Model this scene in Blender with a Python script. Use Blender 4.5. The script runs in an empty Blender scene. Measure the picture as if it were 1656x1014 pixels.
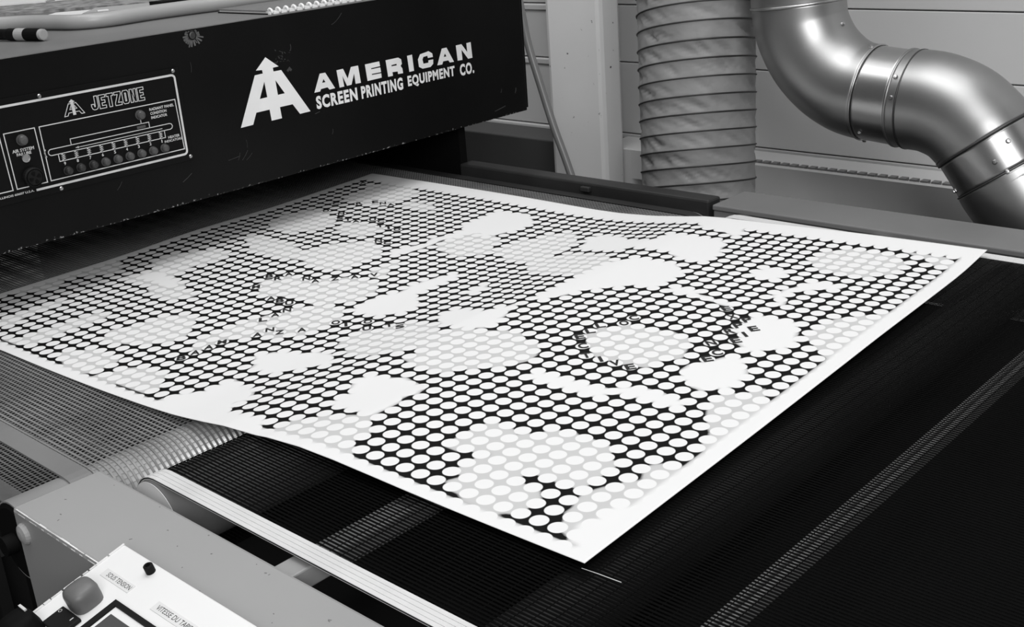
import bpy, bmesh, math, random
import numpy as np
from mathutils import Vector, Matrix
random.seed(4)
sc = bpy.context.scene
COL = sc.collection
# ---------------------------------------------------------------- units
# The shop was measured in units of the camera's height above the belt.
S, Z0 = 0.44, 0.95          # metres per unit, height of the belt above the floor
def P(x, y, z): return Vector((x*S, y*S, Z0 + z*S))
ZFLOOR = -Z0/S              # the floor in those units
# ---------------------------------------------------------------- camera
cam = bpy.data.cameras.new('camera'); camo = bpy.data.objects.new('camera', cam); COL.objects.link(camo)
cam.sensor_width = 36.0; cam.lens = 36.0*1877.1/1656.0; cam.clip_start = 0.02
RX = Vector((0.7350092, 0.6745335, -0.06903638))
RY = Vector((0.18881093, -0.30139416, -0.93461863))
RZ = Vector((-0.65123874, 0.67391848, -0.34888678))
M = Matrix((RX, -RY, -RZ)).transposed().to_4x4(); M.translation = P(0, 0, 1)
camo.matrix_world = M
sc.camera = camo
# ---------------------------------------------------------------- view and light
sc.view_settings.view_transform = 'Standard'; sc.view_settings.look = 'None'
sc.view_settings.gamma = 1.0; sc.view_settings.exposure = 0.09
sc.view_settings.use_curve_mapping = False
w = bpy.data.worlds.new('shop_air'); sc.world = w; w.use_nodes = True
w.node_tree.nodes['Background'].inputs[0].default_value = (0.8, 0.8, 0.8, 1)
w.node_tree.nodes['Background'].inputs[1].default_value = 0.11
def area(name, loc, aim, sx, sy, power):
    l = bpy.data.lights.new(name, 'AREA'); l.shape = 'RECTANGLE'; l.size = sx; l.size_y = sy; l.energy = power
    o = bpy.data.objects.new(name, l); COL.objects.link(o); o.location = loc
    o.rotation_euler = (Vector(aim)-Vector(loc)).to_track_quat('-Z', 'Y').to_euler()
    return o
area('ceiling_lamp_light', (-0.4, 0.7, 3.3), (-0.5, 0.95, 0.9), 1.4, 2.6, 31)
area('shop_window_light', (2.2, -1.5, 3.0), (-1.0, 1.3, 1.2), 2.2, 1.6, 91)
area('wall_fill_light', (-1.6, 0.6, 3.3), (-1.4, 1.75, 1.5), 2.4, 0.8, 21)  # added fill, brightens the wall and the pillar face
# ---------------------------------------------------------------- materials
def nt(m): return m.node_tree.nodes, m.node_tree.links
def mat(name, g, rough=0.55, metal=0.0, var=0.08, scale=6.0, bump=0.0, bscale=60.0, spec=0.5):
    """grey procedural paint/metal: base value g, mottled by +-var"""
    m = bpy.data.materials.new(name); m.use_nodes = True
    N, L = nt(m); b = N['Principled BSDF']
    b.inputs['Roughness'].default_value = rough; b.inputs['Metallic'].default_value = metal
    b.inputs['Specular IOR Level'].default_value = spec
    tc = N.new('ShaderNodeTexCoord'); no = N.new('ShaderNodeTexNoise'); no.inputs['Scale'].default_value = scale
    no.inputs['Detail'].default_value = 6
    L.new(tc.outputs['Object'], no.inputs['Vector'])
    mr = N.new('ShaderNodeMapRange'); mr.inputs['From Min'].default_value = 0.3; mr.inputs['From Max'].default_value = 0.7
    mr.inputs['To Min'].default_value = g*(1-var); mr.inputs['To Max'].default_value = g*(1+var)
    L.new(no.outputs['Fac'], mr.inputs['Value'])
    cb = N.new('ShaderNodeCombineColor')
    for i in range(3): L.new(mr.outputs['Result'], cb.inputs[i])
    L.new(cb.outputs['Color'], b.inputs['Base Color'])
    if bump:
        n2 = N.new('ShaderNodeTexNoise'); n2.inputs['Scale'].default_value = bscale; n2.inputs['Detail'].default_value = 4
        L.new(tc.outputs['Object'], n2.inputs['Vector'])
        bp = N.new('ShaderNodeBump'); bp.inputs['Strength'].default_value = bump; bp.inputs['Distance'].default_value = 0.01
        L.new(n2.outputs['Fac'], bp.inputs['Height']); L.new(bp.outputs['Normal'], b.inputs['Normal'])
    return m
MT = {
 'black_paint': mat('black_paint', 0.005, 0.45, var=0.25, scale=5, spec=0.12),
 'dark_frame': mat('dark_frame', 0.010, 0.6, var=0.3, spec=0.15),
 'dark_rail': mat('dark_rail', 0.022, 0.5, var=0.3, scale=9),
 'pure_black': mat('pure_black', 0.004, 0.7, spec=0.1),
 'white_print': mat('white_print', 0.86, 0.5, var=0.05, scale=20),
 'line_print': mat('line_print', 0.62, 0.5, var=0.1, scale=40),
 'white_plate': mat('white_plate', 0.82, 0.4, var=0.03, scale=5),
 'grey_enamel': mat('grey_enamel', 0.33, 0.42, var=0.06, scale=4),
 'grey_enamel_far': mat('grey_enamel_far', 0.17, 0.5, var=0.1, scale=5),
 'grey_top': mat('grey_top', 0.15, 0.5, var=0.15, scale=7),
 'wall_paint': mat('wall_paint', 0.60, 0.6, var=0.06, scale=2),
 'column_paint': mat('column_paint', 0.70, 0.55, var=0.07, scale=3, spec=0.3),
 'tray_metal': mat('tray_metal', 0.55, 0.5, var=0.1, scale=4),
 'zinc': mat('zinc', 0.36, 0.40, metal=1.0, var=0.12, scale=5, bump=0.02, bscale=9),
 'zinc_bright': mat('zinc_bright', 0.46, 0.30, metal=1.0, var=0.12, scale=8, bump=0.02, bscale=14),
 'zinc_dark': mat('zinc_dark', 0.10, 0.5, metal=1.0),
 'drum_metal': mat('drum_metal', 0.62, 0.40, metal=0.6, var=0.1, scale=7),
 'duct_cloth': mat('duct_cloth', 0.25, 0.6, var=0.14, scale=14, bump=0.7, bscale=13),
 'duct_wire': mat('duct_wire', 0.02, 0.5),
 'steel_wire': mat('steel_wire', 0.24, 0.45, metal=0.2, var=0.5, scale=9),
 'tape_grey': mat('tape_grey', 0.20, 0.55, var=0.12, scale=10),
 'belt_black': mat('belt_black', 0.004, 0.85, var=0.2, spec=0.02),
 'strip_white': mat('strip_white', 0.66, 0.5, var=0.08, scale=16),
 'bar_white': mat('bar_white', 0.30, 0.5, var=0.12, scale=10),
 'hose_grey': mat('hose_grey', 0.16, 0.35, var=0.12),
 'tube_grey': mat('tube_grey', 0.34, 0.35, var=0.05),
 'knob_grey': mat('knob_grey', 0.13, 0.45, var=0.18, scale=30),
 'lamp_lens': mat('lamp_lens', 0.075, 0.3, var=0.2, scale=60),
 'lamp_dull': mat('lamp_dull', 0.022, 0.4, var=0.2, scale=60),
 'screen_grey': mat('screen_grey', 0.075, 0.25, var=0.05),
 'floor_concrete': mat('floor_concrete', 0.014, 0.8, var=0.3, scale=3),
 'cork': None, 'paper_white': mat('paper_white', 0.72, 0.6, var=0.04),
 'paper_grey': mat('paper_grey', 0.36, 0.6, var=0.06),
 'ink_black': mat('ink_black', 0.01, 0.6),
 'shaded_ledge': mat('shaded_ledge', 0.055, 0.5, var=0.15, scale=4), 'scratch': mat('scratch', 0.035, 0.6, var=0.5, scale=60), 'roller_dark': mat('roller_dark', 0.13, 0.5, var=0.2), 'weft_wire': mat('weft_wire', 0.30, 0.5),
 'worn_edge': mat('worn_edge', 0.70, 0.5, var=0.3, scale=50),
 'worn_chip': mat('worn_chip', 0.10, 0.6, var=0.4, scale=60),
}
def speckle(name, lo, hi, scale):
    m = bpy.data.materials.new(name); m.use_nodes = True; N, L = nt(m); b = N['Principled BSDF']
    b.inputs['Roughness'].default_value = 0.85
    tc = N.new('ShaderNodeTexCoord'); v = N.new('ShaderNodeTexVoronoi'); v.inputs['Scale'].default_value = scale
    L.new(tc.outputs['Object'], v.inputs['Vector'])
    n = N.new('ShaderNodeTexNoise'); n.inputs['Scale'].default_value = scale*0.7; n.inputs['Detail'].default_value = 5
    L.new(tc.outputs['Object'], n.inputs['Vector'])
    r = N.new('ShaderNodeMapRange'); r.inputs['From Min'].default_value = 0.35; r.inputs['From Max'].default_value = 0.68
    r.inputs['To Min'].default_value = lo; r.inputs['To Max'].default_value = hi
    L.new(n.outputs['Fac'], r.inputs['Value'])
    c = N.new('ShaderNodeCombineColor')
    for i in range(3): L.new(r.outputs['Result'], c.inputs[i])
    L.new(c.outputs['Color'], b.inputs['Base Color'])
    return m
MT['cork'] = speckle('cork', 0.12, 0.36, 90)
def chipped(name):
    """the dryer's black front: scraped white specks along its lower edge and faint dull smears"""
    m = mat(name, 0.005, 0.42, var=0.3, scale=5, spec=0.12); N, L = nt(m); b = N['Principled BSDF']
    src = b.inputs['Base Color'].links[0].from_socket
    tc = N.new('ShaderNodeTexCoord'); sx = N.new('ShaderNodeSeparateXYZ'); L.new(tc.outputs['Object'], sx.inputs[0])
    n = N.new('ShaderNodeTexNoise'); n.inputs['Scale'].default_value = 210; n.inputs['Detail'].default_value = 6
    L.new(tc.outputs['Object'], n.inputs['Vector'])
    near = N.new('ShaderNodeMapRange'); near.inputs['From Min'].default_value = 1.0147; near.inputs['From Max'].default_value = 1.0207
    near.inputs['To Min'].default_value = 0.13; near.inputs['To Max'].default_value = -0.14
    L.new(sx.outputs['Z'], near.inputs['Value'])
    ad = N.new('ShaderNodeMath'); ad.operation = 'ADD'; L.new(n.outputs['Fac'], ad.inputs[0]); L.new(near.outputs['Result'], ad.inputs[1])
    th = N.new('ShaderNodeMapRange'); th.inputs['From Min'].default_value = 0.64; th.inputs['From Max'].default_value = 0.72
    L.new(ad.outputs[0], th.inputs['Value'])
    mx = N.new('ShaderNodeMix'); mx.data_type = 'RGBA'; L.new(th.outputs['Result'], mx.inputs['Factor'])
    L.new(src, mx.inputs[6]); mx.inputs[7].default_value = (0.3, 0.3, 0.3, 1)
    L.new(mx.outputs[2], b.inputs['Base Color'])
    return m
def flecked(name):
    """pale pillar paint with small rust flecks"""
    m = mat(name, 0.70, 0.55, var=0.07, scale=3, spec=0.3); N, L = nt(m); b = N['Principled BSDF']
    src = b.inputs['Base Color'].links[0].from_socket
    tc = N.new('ShaderNodeTexCoord'); n = N.new('ShaderNodeTexNoise'); n.inputs['Scale'].default_value = 75; n.inputs['Detail'].default_value = 3
    L.new(tc.outputs['Object'], n.inputs['Vector'])
    th = N.new('ShaderNodeMapRange'); th.inputs['From Min'].default_value = 0.70; th.inputs['From Max'].default_value = 0.75
    L.new(n.outputs['Fac'], th.inputs['Value'])
    mx = N.new('ShaderNodeMix'); mx.data_type = 'RGBA'; L.new(th.outputs['Result'], mx.inputs['Factor'])
    L.new(src, mx.inputs[6]); mx.inputs[7].default_value = (0.05, 0.05, 0.05, 1); L.new(mx.outputs[2], b.inputs['Base Color'])
    return m
MT['column_paint'] = flecked('column_paint')
MT['front_black'] = chipped('front_black')
# ---------------------------------------------------------------- mesh helpers
class MB:
    """collects shapes in scene units; build() links them as ONE mesh object"""
    def __init__(s): s.v = []; s.f = []; s.sm = []
    def add(s, vs, fs, smooth=False):
        o = len(s.v); s.v += [tuple(v) for v in vs]; s.f += [tuple(i+o for i in f) for f in fs]; s.sm += [smooth]*len(fs); return s
    def box(s, x0, x1, y0, y1, z0, z1):
        vs = [(x, y, z) for x in (x0, x1) for y in (y0, y1) for z in (z0, z1)]
        return s.add(vs, [(0,1,3,2),(4,6,7,5),(0,4,5,1),(2,3,7,6),(0,2,6,4),(1,5,7,3)])
    def obox(s, o, ax, ay, az):
        """box from corner o along three edge vectors"""
        o, ax, ay, az = map(Vector, (o, ax, ay, az))
        vs = [o + ax*i + ay*j + az*k for i in (0,1) for j in (0,1) for k in (0,1)]
        return s.add(vs, [(0,1,3,2),(4,6,7,5),(0,4,5,1),(2,3,7,6),(0,2,6,4),(1,5,7,3)])
    def tube(s, pts, r, n=14, cap=True, closed=False):
        pts = [Vector(p) for p in pts]; k = len(pts)
        rr = r if isinstance(r, (list, tuple)) else [r]*k
        T = []
        for i in range(k):
            a = pts[i-1] if (i > 0 or closed) else pts[i]; b = pts[(i+1) % k] if (i < k-1 or closed) else pts[i]
            T.append((b-a).normalized())
        up = Vector((0,0,1)) if abs(T[0].z) < .9 else Vector((1,0,0))
        nrm = (up - T[0]*up.dot(T[0])).normalized(); vs = []
        for i in range(k):
            nrm = (nrm - T[i]*nrm.dot(T[i])).normalized(); bn = T[i].cross(nrm)
            for j in range(n):
                a = 2*math.pi*j/n; vs.append(pts[i] + (nrm*math.cos(a) + bn*math.sin(a))*rr[i])
        fs = []
        for i in range(k if closed else k-1):
            for j in range(n):
                a, b = i*n+j, i*n+(j+1) % n; i2 = (i+1) % k
                fs.append((a, b, i2*n+(j+1) % n, i2*n+j))
        s.add(vs, fs, True)
        if cap and not closed:
            s.f.append(tuple(len(s.v)-k*n+j for j in range(n))[::-1]); s.sm.append(False)
            s.f.append(tuple(len(s.v)-n+j for j in range(n))); s.sm.append(False)
        return s
    def lathe(s, o, axis, prof, n=24):
        """prof: (radius, height) pairs along axis from o"""
        o = Vector(o); ax = Vector(axis).normalized(); u = ax.orthogonal().normalized(); v = ax.cross(u); vs = []; k = len(prof)
        for r, h in prof:
            for j in range(n):
                a = 2*math.pi*j/n; vs.append(o + ax*h + (u*math.cos(a)+v*math.sin(a))*r)
        fs = [(i*n+j, i*n+(j+1) % n, (i+1)*n+(j+1) % n, (i+1)*n+j) for i in range(k-1) for j in range(n)]
        s.add(vs, fs, False)
        s.f.append(tuple(len(s.v)-k*n+j for j in range(n))[::-1]); s.sm.append(False)
        s.f.append(tuple(len(s.v)-n+j for j in range(n))); s.sm.append(False)
        return s
    def prism(s, poly, fn, h0, h1):
        """2-D outline (any shape) put through fn(a, b, h); solid between heights h0 and h1"""
        from mathutils.geometry import tessellate_polygon
        n = len(poly); tri = tessellate_polygon([[Vector((a, b, 0)) for a, b in poly]])
        vs = [fn(a, b, h1) for a, b in poly] + [fn(a, b, h0) for a, b in poly]
        fs = [tuple(t) for t in tri] + [tuple(n+i for i in t[::-1]) for t in tri] + [(i, (i+1) % n, n+(i+1) % n, n+i) for i in range(n)]
        return s.add(vs, fs)
    def ribbon(s, pts, wd, fn, h0, h1, closed=False):
        """flat line of width wd along 2-D points"""
        k = len(pts); L_, R_ = [], []
        for i in range(k):
            p = Vector(pts[i]); a = Vector(pts[i-1]) if (i > 0 or closed) else None; b = Vector(pts[(i+1) % k]) if (i < k-1 or closed) else None
            d1 = (p-a).normalized() if a is not None else None; d2 = (b-p).normalized() if b is not None else None
            if d1 is None: d1 = d2
            if d2 is None: d2 = d1
            n1 = Vector((-d1.y, d1.x)); n2 = Vector((-d2.y, d2.x)); m = n1+n2
            if m.length < 1e-6: m = n1
            m.normalize(); q = max(0.35, m.dot(n1)); L_.append(p+m*(wd/2/q)); R_.append(p-m*(wd/2/q))
        for i in range(k if closed else k-1):
            j = (i+1) % k
            qd = [L_[i], L_[j], R_[j], R_[i]]
            s.add([fn(p.x, p.y, h1) for p in qd] + [fn(p.x, p.y, h0) for p in qd],
                  [(0,1,2,3),(7,6,5,4),(0,4,5,1),(1,5,6,2),(2,6,7,3),(3,7,4,0)])
        return s
    def build(s, name, m, parent=None, origin=None, bevel=0, smooth=None, fix=True):
        wv = [P(*v) for v in s.v]
        if parent is not None: base = Vector(parent['_o'])
        elif origin is not None: base = P(*origin)
        else:
            a = np.array([tuple(v) for v in wv]); base = Vector(((a[:,0].min()+a[:,0].max())/2, (a[:,1].min()+a[:,1].max())/2, a[:,2].min()))
        me = bpy.data.meshes.new(name); me.from_pydata([tuple(v-base) for v in wv], [], s.f)
        me.polygons.foreach_set('use_smooth', [bool(q) if smooth is None else smooth for q in s.sm])
        if fix:
            bm = bmesh.new(); bm.from_mesh(me); bmesh.ops.recalc_face_normals(bm, faces=bm.faces); bm.to_mesh(me); bm.free()
        me.update(); me.materials.append(m)
        o = bpy.data.objects.new(name, me); COL.objects.link(o)
        if parent is not None: o.parent = parent['_ob']
        else: o.location = base
        if bevel:
            bv = o.modifiers.new('bevel', 'BEVEL'); bv.width = bevel*S; bv.segments = 2; bv.limit_method = 'ANGLE'; bv.angle_limit = 0.7
        return o
def H(o, base=None):
    """handle used as a parent: object + world position of its origin"""
    return {'_ob': o, '_o': tuple(base) if base is not None else tuple(o.location)}
def sub(o, parent): return {'_ob': o, '_o': parent['_o']}
def thing(name, label, cat, loc, group=None):
    o = bpy.data.objects.new(name, None); o.empty_display_size = 0.05; COL.objects.link(o); o.location = P(*loc)
    tag(o, label, cat, group); return H(o)
def tag(o, label, cat, group=None):
    o['label'] = label; o['category'] = cat
    if group: o['group'] = group
    return o
def struct(o): o['kind'] = 'structure'; return o
FONT_CACHE = {}
def glyphs(text, bold=0.0, outline=0.0, spacing=1.0):
    """a piece of writing as triangles in the unit square: (verts2d, faces)"""
    cu = bpy.data.curves.new('writing', 'FONT'); cu.body = text; cu.offset = bold; cu.space_character = spacing; cu.resolution_u = 3
    cu.align_x = 'LEFT'
    if outline: cu.fill_mode = 'NONE'; cu.bevel_depth = outline; cu.bevel_resolution = 0
    o = bpy.data.objects.new('writing', cu); COL.objects.link(o)
    dg = bpy.context.evaluated_depsgraph_get(); dg.update()
    me = bpy.data.meshes.new_from_object(o.evaluated_get(dg))
    v = np.array([tuple(q.co) for q in me.vertices]); f = [tuple(p.vertices) for p in me.polygons]
    bpy.data.objects.remove(o); bpy.data.curves.remove(cu); bpy.data.meshes.remove(me)
    lo, hi = v[:, :2].min(0), v[:, :2].max(0); u = v.copy(); u[:, :2] = (v[:, :2]-lo)/(hi-lo)
    zr = max(1e-6, v[:, 2].max()-v[:, 2].min()); u[:, 2] = (v[:, 2]-v[:, 2].min())/zr
    return u, f
def write(mb, text, a0, b0, a1, b1, fn, h, bold=0.0, outline=0.0, spacing=1.0):
    """letters stretched to the rectangle (a0,b0)-(a1,b1) of a surface; fn(a, b, h) -> scene units"""
    u, f = glyphs(text, bold, outline, spacing)
    mb.add([fn(a0+(a1-a0)*p[0], b0+(b1-b0)*p[1], h+p[2]*0.0006) for p in u], f); return mb
# ---------------------------------------------------------------- traced outlines
GLYPHS = [
 ( [(2.348, 0.393), (2.379, 0.45), (2.4017, 0.4498), (2.435, 0.3933), (2.4116, 0.3924), (2.4042, 0.4013), (2.3762, 0.4002), (2.3716, 0.393)] , [(2.3913, 0.4309), (2.3841, 0.4191), (2.3982, 0.4195)] ),
 ( [(2.4497, 0.4497), (2.4777, 0.4504), (2.493, 0.4149), (2.5123, 0.4509), (2.5435, 0.4509), (2.5477, 0.3922), (2.5245, 0.3925), (2.5226, 0.4286), (2.5061, 0.3928), (2.4868, 0.3922), (2.4712, 0.4289), (2.474, 0.3919), (2.4545, 0.3917)] , None ),
 ( [(2.574, 0.4496), (2.6383, 0.4503), (2.6402, 0.4337), (2.5988, 0.4331), (2.5992, 0.4295), (2.6406, 0.4293), (2.6416, 0.4131), (2.5997, 0.4138), (2.6001, 0.4101), (2.642, 0.4091), (2.6417, 0.3941), (2.5778, 0.3932)] , None ),
 ( [(2.668, 0.4494), (2.7265, 0.4498), (2.7392, 0.4421), (2.7405, 0.4263), (2.7337, 0.4201), (2.7407, 0.41), (2.7419, 0.3934), (2.7187, 0.3942), (2.718, 0.4034), (2.6932, 0.4048), (2.6938, 0.3921), (2.6719, 0.392)] , [(2.6918, 0.4292), (2.7163, 0.4301), (2.717, 0.4245), (2.6921, 0.4248)] ),
 ( [(2.7685, 0.4492), (2.7921, 0.4501), (2.7946, 0.3934), (2.7723, 0.3929)] , None ),
 ( [(2.8186, 0.4289), (2.831, 0.4454), (2.8726, 0.4502), (2.8895, 0.4403), (2.8914, 0.4271), (2.867, 0.4271), (2.8655, 0.4354), (2.8448, 0.4341), (2.8396, 0.4257), (2.8427, 0.4105), (2.8674, 0.4104), (2.8685, 0.4187), (2.8919, 0.4185), (2.8899, 0.4032), (2.8757, 0.3942), (2.837, 0.394), (2.8202, 0.4029)] , None ),
 ( [(2.9102, 0.3944), (2.9393, 0.4497), (2.9627, 0.45), (2.9943, 0.3942), (2.9734, 0.3948), (2.9665, 0.4037), (2.9399, 0.4041), (2.9344, 0.3937)] , [(2.9523, 0.431), (2.9445, 0.4191), (2.9588, 0.4188)] ),
 ( [(3.0109, 0.4506), (3.0397, 0.451), (3.067, 0.4178), (3.0659, 0.451), (3.088, 0.4517), (3.0908, 0.3944), (3.0686, 0.3939), (3.0374, 0.4316), (3.0384, 0.3943), (3.014, 0.3954)] , None ),
]
EMBLEM = [(2.1754, 0.534), (2.2204, 0.4988), (2.1978, 0.4979), (2.1983, 0.486), (2.2285, 0.4858), (2.322, 0.3369), (2.2792, 0.3362), (2.2551, 0.372), (2.2041, 0.3719), (2.2061, 0.3357), (2.1657, 0.3354), (2.1636, 0.3714), (2.112, 0.371), (2.0939, 0.3361), (2.0476, 0.3352), (2.1267, 0.4854), (2.1576, 0.4863), (2.1564, 0.4973), (2.1338, 0.4993)]
EH1 = [(2.1585, 0.4609), (2.1323, 0.4105), (2.1616, 0.4111)]
EH2 = [(2.2007, 0.4591), (2.2028, 0.4112), (2.2305, 0.4116)]
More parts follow.
